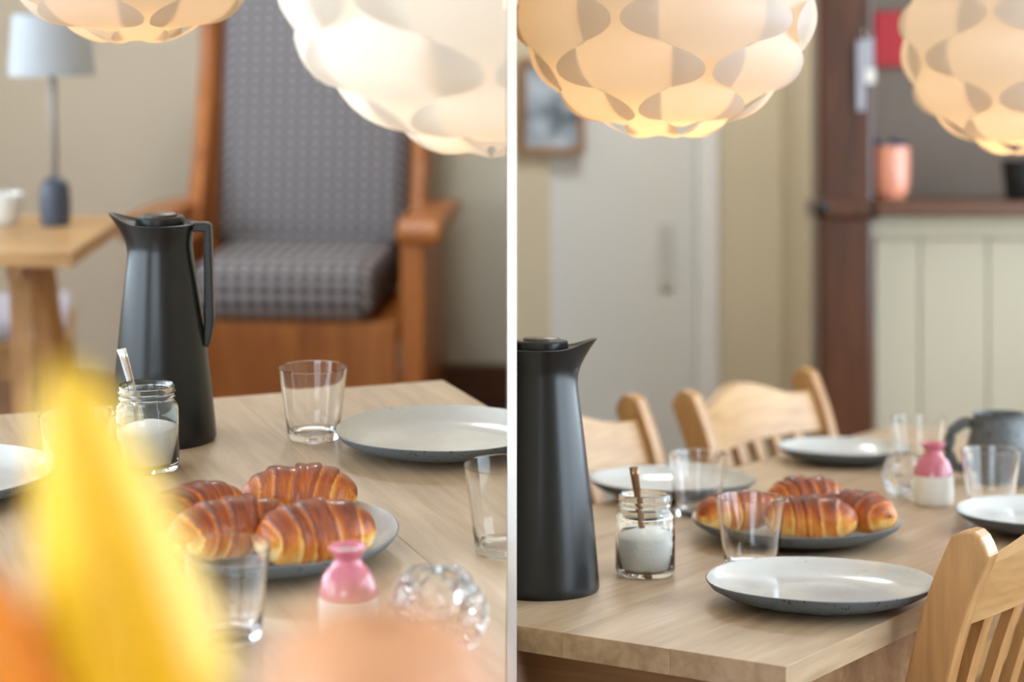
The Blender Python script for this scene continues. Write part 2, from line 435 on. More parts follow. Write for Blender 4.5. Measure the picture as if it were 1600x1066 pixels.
# post with turned collar
pb = box(x_post0, x_post1, YP, YP + .15, FB, 2.5, bev=.012)
bbox(pb, x_post0 - .012, x_post1 + .012, YP - .015, YP + .165, zs - .03, zs + .02, bev=.012)
struct('trim_2', pb, M['brown_stain'], smooth=False)
post = bpy.data.objects['trim_2']
obj('knob', lathe(smooth_prof([(0, .03), (.014, .026), (.018, .012), (.01, 0), (0, 0)], 4), 16), M['black_matt'], post, loc=(x_post0 + .002, YP - .016, zs), rot=(R(90), 0, 0))
# panelled dado of the nook
lw = struct('wall_nook_dado', box(x_post1 + .001, 2.2, YP + .09, YP + .14, 0, zs - .02), M['panel'])
xs_ = [on_y(p, 400, YP + .07).x for p in (1366, 1437, 1543, 1650, 1757, 1864, 1971, 2078)]
for a, b in zip(xs_, xs_[1:]):
    obj('panel', box(max(a, x_post1 + .001) + .0008, b - .0008, YP + .072, YP + .09, .05, zs - .075, bev=.005), M['panel'], lw, smooth=False)
obj('top_rail', box(x_post1 + .001, xs_[-1], YP + .056, YP + .09, zs - .075, zs - .02, bev=.004), M['panel'], lw, smooth=False)

# ---------------------------------------------------------------- furniture builders
def board_table(name, label, corner, ang_long, width_dir, length, width, z, floor, n_boards, legs, thick=.026):
    """corner: seen corner; boards run along ang_long; width_dir = +1/-1 side on which the width lies"""
    t = thing(name, label, 'table', (corner.x, corner.y, floor), ang_long - R(90))     # local +y runs along the boards
    h = z - floor; s = width_dir
    bwid = width / n_boards
    for i in range(n_boards):
        a, b = sorted((s * i * bwid, s * (i + 1) * bwid)); g = .00008
        obj('board', box(a + g, b - g, 0, length, h - thick, h, bev=.0005), M['oak'], t, smooth=False)
    a0, a1 = sorted((s * .05, s * (width - .05)))
    for y in (.045, length - .065): obj('apron', box(a0, a1, y, y + .02, h - thick - .08, h - thick - .0004), M['oak_x'], t, smooth=False)
    for x in (a0 - .005, a1 - .015): obj('side_apron', box(x, x + .02, .066, length - .066, h - thick - .08, h - thick - .0004), M['oak_x'], t, smooth=False)
    for (i, j) in legs:
        x = (a0 + .035) if (i == 0) else (a1 - .035); y = .075 if j == 0 else length - .075
        obj('leg', box(x - .035, x + .035, y - .035, y + .035, 0, h - thick - .001, bev=.004), M['oak_x'], t, smooth=False)
    return t

def chair_proto(name, label, w=.22, pine='pine', pinex='pine_x', cushion=None, slats=5):
    t = thing(name, label, 'chair')
    path = [(-.145, 0), (-.152, .25), (-.16, .45), (-.175, .60), (-.205, .74), (-.238, .825)]
    dense = []
    sp = smooth_prof([(p[0] + 1, p[1]) for p in path], 4); dense = [(r - 1, z) for r, z in sp]
    L, Rr = [], []
    for i, (y, z) in enumerate(dense):
        y2, z2 = dense[min(i + 1, len(dense) - 1)]; y1, z1 = dense[max(i - 1, 0)]
        tx = Vector((y2 - y1, z2 - z1)).normalized(); nrm = Vector((tx.y, -tx.x)); wd = .0225
        L.append((y + nrm.x * wd, z + nrm.y * wd)); Rr.append((y - nrm.x * wd, z - nrm.y * wd))
    ty, tz = dense[-1]; cap = []
    for k in range(1, 6):       # rounded head
        a = k / 6; p = Vector(L[-1]).lerp(Vector(Rr[-1]), a); up = Vector((-.32, .95)) * .016 * math.sin(math.pi * a); cap.append((p.x + up.x, p.y + up.y))
    poly = L + cap + Rr[::-1]
    for s in (-1, 1):
        obj('back_post', prism(poly, 'x', s * w - .015, s * w + .015, bev=.003), M[pine], t, smooth=False)
    def ypost(z):
        for (ya, za), (yb, zb) in zip(dense, dense[1:]):
            if za <= z <= zb: return ya + (yb - ya) * (z - za) / max(1e-6, zb - za)
        return dense[-1][0]
    # crest rail, bowed and arched
    bm = bmesh.new(); nx, nz = 24, 6; G = []
    iw = w - .0155
    for i in range(nx + 1):
        u = -1 + 2 * i / nx; x = u * iw
        top = .800 + .032 * (0.5 + .5 * math.cos(math.pi * min(1, abs(u) * 1.15))) ; bot = .732 + .005 * (1 - u * u)
        bow = -.022 * (1 - u * u); col = []
        for j in range(nz + 1):
            z = bot + (top - bot) * j / nz; y = ypost(z) + bow
            col.append((bm.verts.new((x, y + .010, z)), bm.verts.new((x, y - .010, z))))
        G.append(col)
    for i in range(nx):
        for j in range(nz):
            bm.faces.new((G[i][j][0], G[i + 1][j][0], G[i + 1][j + 1][0], G[i][j + 1][0]))
            bm.faces.new((G[i][j][1], G[i][j + 1][1], G[i + 1][j + 1][1], G[i + 1][j][1]))
        for j in (0, nz): bm.faces.new((G[i][j][0], G[i][j][1], G[i + 1][j][1], G[i + 1][j][0]))
    for i in (0, nx):
        for j in range(nz): bm.faces.new((G[i][j][0], G[i][j + 1][0], G[i][j + 1][1], G[i][j][1]))
    obj('crest_rail', bm, M[pinex], t, auto=40)
    obj('lower_rail', box(-iw, iw, ypost(.51) - .010, ypost(.51) + .010, .49, .525, bev=.002), M[pinex], t, smooth=False)
    for k in range(slats):
        x = -iw + 2 * iw * (k + 1) / (slats + 1); u = x / iw; bow = -.022 * (1 - u * u)
        b = bmesh.new(); pts = []
        for q in range(6):
            z = .520 + (.735 - .520) * q / 5; pts.append((ypost(z) + bow * q / 5, z))
        poly2 = [(y + .006, z) for y, z in pts] + [(y - .006, z) for y, z in pts[::-1]]
        obj('slat', prism(poly2, 'x', x - .014, x + .014), M[pine], t, smooth=False)
    obj('seat', box(-w - .005, w + .005, -.140, .19, .435, .46, bev=.008), M[pinex], t, smooth=False)
    ap = bmesh.new()
    bbox(ap, -w + .02, w - .02, .150, .170, .375, .434); bbox(ap, -w + .02, w - .02, -.135, -.120, .375, .434)
    for s in (-1, 1): bbox(ap, s * (w - .01) - .01, s * (w - .01) + .01, -.118, .148, .375, .434)
    obj('seat_apron', ap, M[pinex], t, smooth=False)
    for s in (-1, 1):
        obj('front_leg', box(s * (w - .012) - .019, s * (w - .012) + .019, .143, .181, 0, .434, bev=.003), M[pine], t, smooth=False)
        obj('stretcher', box(s * (w - .012) - .009, s * (w - .012) + .009, -.13, .15, .16, .19, bev=.002), M[pinex], t, smooth=False)
    if cushion:
        obj('seat_cushion', box(-w + .005, w - .005, -.12, .18, .4605, .50, bev=.016, seg=4), cushion, t)
    return t

def make_lamp(name, label, center, Rh, top_z, group=None, k_rot=0, watt=.95):
    """pendant globe of ten overlapping scalloped gores"""
    t = thing(name, label, 'lamp', center, R(k_rot), group)
    Rv = Rh * .90; rows = [-75.6, -54, -32.4, -10.8, 10.8, 32.4, 54, 75.6]
    pitch = 21.6
    cache = {}
    def tile(ri):
        if ri in cache: return cache[ri]
        phc = rows[ri]; bm = bmesh.new(); nv, nu = 26, 12; G = []
        lo, hi = max(-88, phc - pitch), min(88, phc + pitch)
        for j in range(nv + 1):
            ph = lo + (hi - lo) * j / nv; d = (ph - phc)
            q = max(0., 1 - (abs(d) / 11.4) ** 2.0); lobe = 34.2 * math.sqrt(q)
            trunk = 15.5
            hw = math.sqrt(lobe ** 2.6 + 0) if False else (lobe ** 4 + trunk ** 4) ** .25
            hw = min(hw, 34.4)
            row = []
            for i in range(nu + 1):
                u = -1 + 2 * i / nu; lon = u * hw
                base = 1 + .030 * math.cos(math.pi * d / pitch)
                lobe_lift = .022 * max(0, abs(lon) - 12) / 22 * math.cos(math.pi / 2 * min(1, abs(d) / pitch))
                rr = base + lobe_lift
                c = math.cos(R(ph)); row.append(bm.verts.new((Rh * rr * c * math.sin(R(lon)), -Rh * rr * c * math.cos(R(lon)), Rv * rr * math.sin(R(ph)))))
            G.append(row)
        for j in range(nv):
            for i in range(nu): bm.faces.new((G[j][i], G[j][i + 1], G[j + 1][i + 1], G[j + 1][i]))
        me = mesh_of(bm, 'shade_tile'); me.materials.append(M['shade']); cache[ri] = me; return me
    for kcol in range(10):
        for ri in range(8):
            if (ri + kcol) % 2: continue
            obj('shade_tile', tile(ri), M['shade'], t, rot=(0, 0, R(36 * kcol)))
    obj('bulb', lathe(smooth_prof([(0, -.045), (.02, -.04), (.03, -.015), (.024, .012), (.014, .035), (.013, .05), (0, .05)], 5), 24), M['bulb'], t)
    obj('socket', lathe([(0, .0505), (.018, .0505), (.02, .06), (.018, Rv * 1.0), (0, Rv * 1.0)], 20), M['white'], t)
    obj('cord', tube([(0, 0, Rv * 1.001), (0, 0, top_z - center.z - .03)], .003, 8), M['white'], t)
    obj('ceiling_cup', lathe([(0, top_z - center.z - .001), (.05, top_z - center.z - .001), (.045, top_z - center.z - .03), (0, top_z - center.z - .035)], 24), M['white'], t)
    ld = bpy.data.lights.new('bulb_light', 'POINT'); ld.energy = watt; ld.color = (1, .54, .20); ld.shadow_soft_size = .035
    lo = link(bpy.data.objects.new('bulb_light', ld)); lo.parent = t; lo.location = (0, 0, -.09)
    return t

# ---------------------------------------------------------------- tableware builders
def plate(name, label, pos, D, group=None, cat='plate', seed=0):
    k = D / .26; rr = random.Random(seed)
    prof = [(0, .0025), (.060, .0025), (.063, 0), (.070, 0), (.073, .003), (.092, .0055), (.112, .0115), (.124, .0185), (.1285, .0238), (.130, .0262), (.1288, .0270), (.1268, .0262), (.1225, .0205), (.111, .0138), (.094, .0090), (.070, .0072), (0, .0068)]
    prof = [(r * k, z * (k ** .4)) for r, z in prof]
    ph = rr.uniform(0, 6)
    def warp(v, a, i):
        s = 1 + .006 * math.sin(2 * a + ph) + .003 * math.sin(5 * a + ph * 2); v.x *= s; v.y *= s
        if v.z > .012: v.z += .0008 * math.sin(3 * a + ph)
        return v
    bm = lathe(prof, 96, lambda i: 1 if i >= 10 else 0, warp)
    o = obj(name, bm, [M['stone_out'], M['stone_in']], loc=pos, auto=50)
    return tag(o, label, cat, group)
def tumbler(label, pos, top_d=.080, h=.084, group='clear tumblers', name='drinking_glass'):
    rt, rb = top_d / 2, top_d / 2 * .74; w = .0016
    prof = [(0, .0012), (rb * .82, .0012), (rb * .9, 0), (rb * .97, .0004), (rb, .003)]
    prof += [(rb + (rt - rb) * q / 8, .003 + (h - .003) * q / 8) for q in range(1, 9)]
    prof += [(rt - w * .4, h + .0006), (rt - w, h)]
    prof += [(rt - w + (rb - rt) * q / 8, h + (.010 - h) * q / 8) for q in range(1, 8)] + [(rb - w - .0015, .0098), (rb * .8, .0082), (0, .0075)]
    o = obj(name, lathe(prof, 56), M['glass'], loc=pos, auto=35)
    return tag(o, label, 'glass', group)
def sugar_jar(label, pos, k=1.0, lean=(.02, 0), spoon_mat='steel', spoon_label='', tip=None):
    t = thing('sugar_jar', label, 'jar', pos)
    r, h, w = .0345 * k, .094 * k, .0022
    po = [(0, .003), (r * .7, .003), (r * .82, 0), (r * .93, .001), (r, .008), (r, h * .70), (r * .985, h * .755), (r * .90, h * .80), (r * .87, h * .82), (r * .87, h * .845), (r * .915, h * .86), (r * .87, h * .878), (r * .87, h * .91), (r * .92, h * .925), (r * .88, h * .945), (r * .885, h * .985), (r * .86, h)]
    pi = [(r * .82, h * .985), (r * .815, h * .84), (r * .84, h * .79), (r - w, h * .73), (r - w, .010), (r * .8, .0062), (0, .006)]
    obj('glass_body', lathe(po + pi, 64), M['jar_glass'], t, auto=60)
    ri = r - w - .0006
    def wv(v, a, i):
        if v.z > .03 * k: v.z += .003 * k * math.sin(a + .6) * (Vector((v.x, v.y)).length / ri)
        return v
    sp = [(0, .0068), (ri * .8, .0070), (ri, .0105), (ri, .046 * k), (ri * .96, .0478 * k), (ri * .7, .052 * k), (ri * .35, .056 * k), (0, .057 * k)]
    s = obj('sugar', lathe(sp, 48, warp=wv), M['sugar'], t); s['kind'] = 'stuff'
    # teaspoon standing in the sugar
    base = Vector((0, 0, .03 * k)); tip = Vector(tip)
    d = tip - base; pts = [base + d * q / 10 + Vector((0, 0, 0)) for q in range(11)]
    rad = [.0036 + .0016 * max(0, (q - 5) / 5) for q in range(11)]
    sb = tube(pts, rad, 12, flat=.35)
    bowl = lathe(smooth_prof([(0, -.006), (.008, -.004), (.0125, .001), (.012, .0016), (.0075, -.002), (0, -.004)], 4), 20)
    Mx = Matrix.Translation(base - d.normalized() * .010) @ d.to_track_quat('Z', 'Y').to_matrix().to_4x4() @ Matrix.Rotation(R(90), 4, 'X') @ Matrix.Diagonal((1, 1.3, 1, 1))
    bmesh.ops.transform(bowl, matrix=Mx, verts=bowl.verts); merge(sb, bowl)
    o = obj('teaspoon', sb, M[spoon_mat], loc=pos); tag(o, spoon_label, 'spoon')
    return t, o
def bud_vase(label, pos, k=1.0):
    pts = [(0, .001), (.021, .001), (.0235, 0), (.0265, .003), (.0278, .012), (.0276, .030), (.0272, .042), (.0255, .052), (.0215, .061), (.0155, .068), (.0122, .073), (.0122, .077), (.0150, .0815), (.0172, .0850), (.0170, .0866), (.0150, .0858), (.0112, .080), (.0100, .074), (.0125, .068), (.0170, .060), (.018, .03), (0, .02)]
    prof = smooth_prof(pts, 4)
    def ms(i): return 0 if i / 4 < 6.0 else (1 if i / 4 < 15.6 else 2)
    bm = lathe(prof, 56, ms); bmesh.ops.scale(bm, vec=(k, k, k), verts=bm.verts)
    o = obj('bud_vase', bm, [M['bisque'], M['pink'], M['hollow']], loc=pos, auto=50)
    return tag(o, label, 'vase')
def crystal_holder(label, pos, r=.036):
    prof = [(0, 0), (.55, 0), (.80, .18), (.97, .5), (1.0, .85), (.90, 1.2), (.74, 1.48), (.58, 1.62), (.50, 1.58), (.58, 1.3), (.62, .9), (.5, .5), (0, .42)]
    rr = random.Random(3)
    def warp(v, a, i):
        if i <= 7: s = 1 + rr.uniform(-.05, .05); v.x *= s; v.y *= s; v.z += rr.uniform(-.03, .03) * r if i else 0
        if i <= 1: v.z = 0
        return v
    bm = lathe([(a * r, b * r) for a, b in prof], 13, None, warp)
    bmesh.ops.triangulate(bm, faces=bm.faces[:])
    o = obj('tealight_holder', bm, M['crystal'], loc=pos, smooth=False)
    return tag(o, label, 'candle holder')
def thermos(label, pos, face, k=1.0):
    """face: direction (radians) in which the spout points"""
    t = thing('vacuum_jug', label, 'jug', pos, face)
    pr = [(0, .001), (.060, .001), (.0635, .0), (.0655, .004), (.0650, .012), (.0600, .070), (.0535, .130), (.0470, .185), (.0410, .230), (.0395, .245), (.0405, .257), (.0430, .270), (.0445, .2765)]
    out = smooth_prof(pr[4:], 5)
    prof = pr[:4] + out + [(.0425, .2768), (.036, .270), (0, .270)]
    prof = [(r, z) for r, z in prof]
    def warp(v, a, i):
        z = v.z
        if z > .225 and v.length > .01:
            g = min(1, (z - .225) / .05) ** 2.0; c = max(0, math.cos(a)) ** 5
            if i < len(prof) - 1: v.x += .019 * g * c; v.z += .0085 * g * c - .004 * g * (1 - c)
        return v
    bm = lathe(prof, 96, None, warp)
    obj('body', bm, M['black'], t, auto=50)
    ld_ = obj('lid', lathe([(0, .268), (.0300, .268), (.0300, .2795), (.0285, .2812), (.0225, .2815), (.0215, .2808), (0, .2808)], 48), M['black'], t, auto=40)
    obj('lid_button', lathe([(0, .2805), (.0205, .2805), (.0205, .2835), (.0195, .2842), (0, .2846)], 40), M['brass_grey'], ld_, auto=40)
    poly = [(-.036, .262), (-.036, .2735), (-.0595, .2735), (-.0635, .2705), (-.0640, .258), (-.0655, .150), (-.0590, .118), (-.0520, .118), (-.0535, .150), (-.0545, .262)]
    obj('handle', prism(poly, 'y', -.008, .008, bev=.002), M['black'], t, smooth=False)
    for c in tree(t)[1:]: c.data.transform(Matrix.Scale(k, 4))
    return t

def croissant(label, pos, rz, L=.118, r=.030, bend=55, seed=0, group=None, segs=7, tilt=0):
    rr = random.Random(seed); bm = bmesh.new(); nt_, na = 110, 48
    lay = bm.loops.layers.color.new('bake') if False else None
    edges = [(-1 + 2 * (i + .5 + rr.uniform(-.12, .12)) / segs) for i in range(segs)]
    lips = sorted([abs(e) for e in edges if True])
    sides = [[.20 + rr.uniform(-.05, .05), .50 + rr.uniform(-.08, .08), .80 + rr.uniform(-.04, .04)], [.30 + rr.uniform(-.06, .06), .68 + rr.uniform(-.08, .08)]]
    if rr.random() < .5: sides.reverse()
    B = R(bend); rho = L / B
    G = []; col = {}
    slant = rr.uniform(.10, .20) * rr.choice((-1, 1)); wob = [rr.uniform(0, 6) for _ in range(4)]
    for i in range(nt_ + 1):
        t = -1 + 2 * i / nt_; ring = []
        for j in range(na):
            a = 2 * math.pi * j / na
            ts = t + slant * math.sin(a + .4) * (1 - abs(t)) + .02 * math.sin(3 * a + wob[0])
            A = abs(ts)
            env = max(0, 1 - abs(t) ** 2.3) ** .55 * .86 + .14 * max(0, 1 - abs(t) ** 14)
            # rolled layers: every lip stands proud of the next one towards the tip
            step = 0; pos_in = 0
            e_prev = -.2; half = sides[0] if ts > 0 else sides[1]
            for q, e in enumerate(half):
                if A >= e_prev and A < e: pos_in = (A - e_prev) / max(.01, (e - e_prev)); break
                e_prev = e
            else: pos_in = (A - e_prev) / max(.05, 1.02 - e_prev)
            amp = .085 + .035 * math.sin(2 * a + wob[2]); prof = .93 + amp * min(1, pos_in * 1.25) ** 1.4 - (.0 if pos_in < .93 else amp * .8 * ((pos_in - .93) / .07))
            rad = r * env * prof
            cx = rho * math.sin(B * t / 2) ; cy = rho * (math.cos(B * t / 2) - math.cos(B / 2)) 
            tx, tyy = math.cos(B * t / 2), -math.sin(B * t / 2)
            nx_, ny_ = tyy * -1, tx                       # in-plane normal
            w_ = math.cos(a) * rad * 1.12; h_ = math.sin(a) * rad * .95
            nz_ = noise.noise(Vector((t * 3 + seed * 7, math.cos(a) * 1.3, math.sin(a) * 1.3))) * .06 * r
            z = h_ * (1 + nz_ / r) + r * .80
            if z < r * .10: z = r * .10 + (z - r * .10) * .12
            z = max(z, .0003)
            p = Vector((cx + nx_ * (w_ + nz_), cy + ny_ * (w_ + nz_), z))
            v = bm.verts.new(p); ring.append(v)
            up = math.sin(a); 
            bk = .50 + .30 * up + .16 * math.cos(a * 2 + wob[1]) * .4 - .22 * max(0, abs(t) - .55) / .45
            if pos_in < .30 and A > .2: bk -= .34 * (1 - pos_in / .30)           # paler dough just beyond each lip
            if pos_in > .8: bk += .12
            bk += .16 * noise.noise(Vector((t * 4 + seed, a * .8, 2.2)))
            col[v] = (min(1, max(0, bk)), (t + 1) / 2 + .07 * slant * math.sin(a), a / 6.283)
        G.append(ring)
    for i in range(nt_):
        for j in range(na): bm.faces.new((G[i][j], G[i][(j + 1) % na], G[i + 1][(j + 1) % na], G[i + 1][j]))
    bm.faces.new(G[0]); bm.faces.new(G[-1][::-1])
    bm.verts.index_update(); data = [col[v] for v in bm.verts]
    me = mesh_of(bm, 'croissant')
    at = me.color_attributes.new('bake', 'FLOAT_COLOR', 'POINT')
    for k_, c in enumerate(data): at.data[k_].color = (c[0], c[1], abs(c[2] * 2 - 1), 1)
    o = obj('croissant', me, M['crust'], loc=pos, rot=(tilt, 0, rz))
    return tag(o, label, 'croissant', group)

def tulip(label, head, r, h, lean, mats, seed, stem_from, group, taper=1.6):
    """six-petalled tulip; head = middle of the flower's base"""
    rr = random.Random(seed)
    t = thing('tulip', label, 'flower', stem_from, 0, group)
    head = Vector(head) - Vector(stem_from)
    q = Vector(lean).normalized().to_track_quat('Z', 'Y')
    for k in range(6):
        inner = k % 2; bm = bmesh.new(); nu, nv = 8, 12; G = []
        for s_ in (1, 0):
            g = []
            for j in range(nv + 1):
                v = j / nv
                prof = (.10 + .90 * (1 - v ** taper) ** .75) * min(1, (v + .02) / .16) ** .5
                wid = min(1, .5 + 2.5 * v)
                if v > .9: wid *= math.sqrt(max(0, 1 - ((v - .9) / .11) ** 2))
                row = []
                for i in range(nu + 1):
                    u = -1 + 2 * i / nu; a = u * R(42) * wid
                    rad = r * prof * (1 - .10 * inner) * (1 - .06 * u * u) + s_ * .0011
                    row.append(bm.verts.new((rad * math.cos(a), rad * math.sin(a), h * v * (1 - .04 * u * u))))
                g.append(row)
            G.append(g)
        for s_ in (0, 1):
            for j in range(nv):
                for i in range(nu):
                    f = (G[s_][j][i], G[s_][j][i + 1], G[s_][j + 1][i + 1], G[s_][j + 1][i]); bm.faces.new(f if s_ == 0 else f[::-1])
        for j in range(nv):
            for i in (0, nu): bm.faces.new((G[0][j][i], G[0][j + 1][i], G[1][j + 1][i], G[1][j][i]))
        for i in range(nu):
            for j in (0, nv): bm.faces.new((G[0][j][i], G[1][j][i], G[1][j][i + 1], G[0][j][i + 1]))
        bmesh.ops.remove_doubles(bm, verts=bm.verts, dist=1e-6)
        bmesh.ops.transform(bm, matrix=Matrix.Translation(head) @ q.to_matrix().to_4x4() @ Matrix.Rotation(R(60 * k), 4, 'Z'), verts=bm.verts)
        obj('petal', bm, M[mats[inner]], t)
    hb = head + (q @ Vector((0, 0, 1))) * h * .03
    pts = [Vector((0, 0, 0)).lerp(hb, s) + Vector((0, 0, .03)) * math.sin(math.pi * s) for s in [i / 8 for i in range(9)]]
    obj('stem', tube(pts, .0032, 8), M['leaf'], t)
    return t

def fill_glow_mat(st):
    m, nt, p = new_mat('added_fill_glow'); p.inputs['Emission Color'].default_value = (.93, .96, 1, 1); p.inputs['Emission Strength'].default_value = st
    return m
def added_fill_light(label, pos, st):  # added fill light out of view, to brighten the back of a room
    t = thing('added_fill_light', label, 'lamp', pos)
    obj('rim', lathe([(0, -.0005), (.17, -.0005), (.17, -.03), (.155, -.03), (.155, -.004), (0, -.004)], 40), M['white'], t, auto=40)
    obj('fill_glow', lathe(smooth_prof([(.154, -.006), (.15, -.04), (.10, -.065), (0, -.075)], 5), 40), fill_glow_mat(st), t)

# ================================================================ ROOM A (left of the partition)
ROOM = 'A'
cA = on_z(692, 594, ZA)
ang = R(-69)
tA = board_table('dining_table', 'big pale oak table set with pink vase and tulips in front of the armchair', cA, ang, 1, 2.35, 1.26, ZA, FA, 9, [(0, 0), (1, 0), (1, 1)])
stop_at_partition(tA)

plate('dinner_plate', 'pale grey stoneware plate next to the far corner of the table by the armchair', on_z(688, 667, ZA + .026), .238, 'plates', seed=1)
o = bpy.data.objects['dinner_plate']; o.location.z = ZA; stop_at_partition(o)
pc = on_z(415, 826, ZA + .027); pc.z = ZA
plate('serving_plate', 'stoneware plate of croissants next to the pink vase and the front tumbler', pc, .250, 'plates', seed=2)
pe = on_z(-92, 733, ZA + .026); pe.z = ZA
plate('dinner_plate', 'stoneware plate partly hidden behind the yellow tulip', pe, .238, 'plates', seed=3)
thermos('tall black vacuum jug with its handle showing, behind a sugar jar', on_z(256, 686, ZA), R(180), .93)
tumbler('empty tumbler between the handled black jug and a plate', on_z(490, 685, ZA))
g = on_z(792, 726, ZA + .084); g.z = ZA
o = tumbler('tumbler at the table edge beside the white partition in the armchair room', g, .0805); stop_at_partition(o)
g = on_z(355, 853, ZA + .078); g.z = ZA
tumbler('tumbler standing directly in front of the croissants, beside a pink vase', g, .0715, .078)
g = on_z(121, 648, ZA + .084); g.z = ZA
tumbler('tumbler glimpsed behind the yellow tulip beside the sugar jar', g)
js = on_z(231, 733, ZA)
tip_a = on_y(190, 545, js.y - .012)
sugar_jar('sugar jar with a pale spoon in front of the handled black jug', js, 1.0, tip=tip_a - js, spoon_mat='steel', spoon_label='bright steel teaspoon in the sugar jar by the handled jug')
v = on_z(543, 853, ZA + .078); v.z = ZA
bud_vase('pink necked bud vase in front of the croissant plate beside a crystal candle holder', v, .90)
v = on_z(681, 897, ZA + .066); v.z = ZA
crystal_holder('knobbly crystal tealight holder half hidden behind the peach tulip', v, .0415)

# croissants of room A: lie in the hollow of the plate
def crs(label, px, py, rz, seed, L, r, bend, grp, zt, tilt=0):
    p = on_z(px, py, zt + .008 + r * .8); p.z = zt + .0105
    return croissant(label, p, rz, L, r, bend, seed, grp, tilt=tilt)
GA = 'croissants on the plate by the pink vase'
crs('croissant with a pale blunt tip at the sugar jar end of the pile', 318, 812, R(58), 11, .130, .0310, 70, GA, ZA)
crs('dark baked croissant lying in front, behind the tumbler rim', 372, 838, R(28), 12, .124, .0320, 60, GA, ZA)
crs('smooth golden croissant at the back of the pile', 468, 783, R(10), 13, .114, .0320, 45, GA, ZA)
crs('croissant with strongly ridged layers beside the pink vase', 497, 842, R(20), 14, .112, .0320, 40, GA, ZA)

# tulips close to the lens, in a vase on the near end of the table
vp = Vector((-.085, .62, ZA))
vt = obj('flower_vase', lathe(smooth_prof([(0, .001), (.034, .001), (.04, .004), (.046, .05), (.04, .10), (.030, .135), (.034, .15), (.032, .15), (.027, .135), (.036, .10), (.04, .05), (.03, .012), (0, .012)], 5), 40), M['vase_white'], loc=vp)
tag(vt, 'white vase holding the tulips at the near end of the table', 'vase')
GT = 'tulips in the foreground'
def tul(label, px_top, px_base, Y, r, h, mats, seed, taper=1.6):
    a = on_y(*px_top, Y); b = on_y(*px_base, Y + .01); d = (a - b).normalized()
    tulip(label, a - d * h, r, h, d, mats, seed, vp + Vector((random.uniform(-.01, .01), random.uniform(-.01, .01), .02)), GT, taper)
tul('yellow tulip bud, the tallest flower of the bunch', (98, 565), (232, 1110), .62, .031, .130, ('yellow', 'yellow_pale'), 1)
tul('orange tulip low beside the tall yellow one', (-40, 890), (20, 1200), .60, .024, .06, ('orange', 'orange'), 2)
tul('peach tulip low in front of the crystal tealight holder', (600, 945), (585, 1300), .56, .035, .058, ('peach', 'peach'), 3, 5)

# lamps over the table
make_lamp('pendant_lamp', 'white scalloped pendant lamp above the black jug with handle', on_y(205, -160, 2.42), .183, 2.42, 'scalloped pendant lamps', 18, .6)
lp = make_lamp('pendant_lamp', 'white scalloped pendant lamp against the partition, in front of the checked armchair', on_y(768, -66, 1.76), .181, 2.42, 'scalloped pendant lamps', 36, .45)
stop_at_partition(lp, solid=False)

# armchair behind the table
def armchair():
    Yf = 5.10; a = on_y(470, 430, Yf)
    t = thing('armchair', 'wooden armchair with grey checked seat and back cushions against the wall', 'armchair', (a.x - .045, Yf, FA), R(-4))
    w = .33; zc = a.z - FA                                  # seat cushion level
    z_seat = on_y(470, 500, Yf).z - FA
    def P(px, py, y): q = on_y(px, py, y); return q.x - t.location.x, q.z - FA
    # seat box and front panel
    obj('front_panel', box(-w + .04, w - .04, -.01, .02, .12, z_seat - .004, bev=.006), M['orange_pine'], t, smooth=False)
    obj('seat_base', box(-w + .04, w - .04, .021, .54, z_seat - .06, z_seat - .004, bev=.004), M['orange_pine'], t, smooth=False)
    cu = box(-.235, .235, -.03, .50, z_seat, z_seat + .15, bev=.05, seg=5)
    obj('seat_cushion', cu, M['check'], t)
    # back cushion, leaning
    Mx = Matrix.Translation((0, .40, z_seat + .13)) @ Matrix.Rotation(R(-12), 4, 'X')
    bc = box(-.262, .262, 0, .13, 0, .78, bev=.05, seg=5, M=Mx)
    obj('back_cushion', bc, M['check'], t)
    Mb = Matrix.Translation((0, .535, z_seat)) @ Matrix.Rotation(R(-12), 4, 'X')
    obj('back_board', box(-.27, .27, 0, .025, 0, .95, M=Mb), M['orange_pine'], t, smooth=False)
    for s in (-1, 1):
        pts = [(.50, 0), (.50, z_seat), (.52, z_seat + .25), (.60, z_seat + .60), (.70, z_seat + .98)]
        poly = [(y - .04, z) for y, z in pts] + [(y + .03, z) for y, z in pts[::-1]]
        obj('back_post', prism(poly, 'x', s * .285 - .03, s * .285 + .03, bev=.008), M['orange_pine'], t, smooth=False)
        wing = [(.28, z_seat + .16), (.55, z_seat + .16), (.72, z_seat + .98), (.56, z_seat + .98), (.50, z_seat + .60), (.40, z_seat + .36)]
        obj('wing', prism(wing, 'x', s * .300 - .020, s * .300 + .020, bev=.008), M['orange_pine'], t, smooth=False)
        arm = [(-.06, z_seat + .20), (-.07, z_seat + .235), (-.03, z_seat + .265), (.25, z_seat + .262), (.50, z_seat + .25), (.50, z_seat + .215), (.0, z_seat + .215)]
        obj('armrest', prism(arm, 'x', s * (w + .02) - .055, s * (w + .02) + .055, bev=.012), M['orange_pine'], t, smooth=False)
        obj('side_panel', box(s * w - .03, s * w + .03, -.02, .46, .06, z_seat + .214, bev=.008), M['orange_pine'], t, smooth=False)
        obj('front_leg', box(s * w - .03, s * w + .03, -.021, .05, 0, .06, bev=.006), M['orange_pine'], t, smooth=False)
    return t
armchair()
added_fill_light('round flush ceiling light above the checked armchair', (-.5, 4.9, 2.42), 70)  # added, unseen: brightens the armchair seat and the corner wall

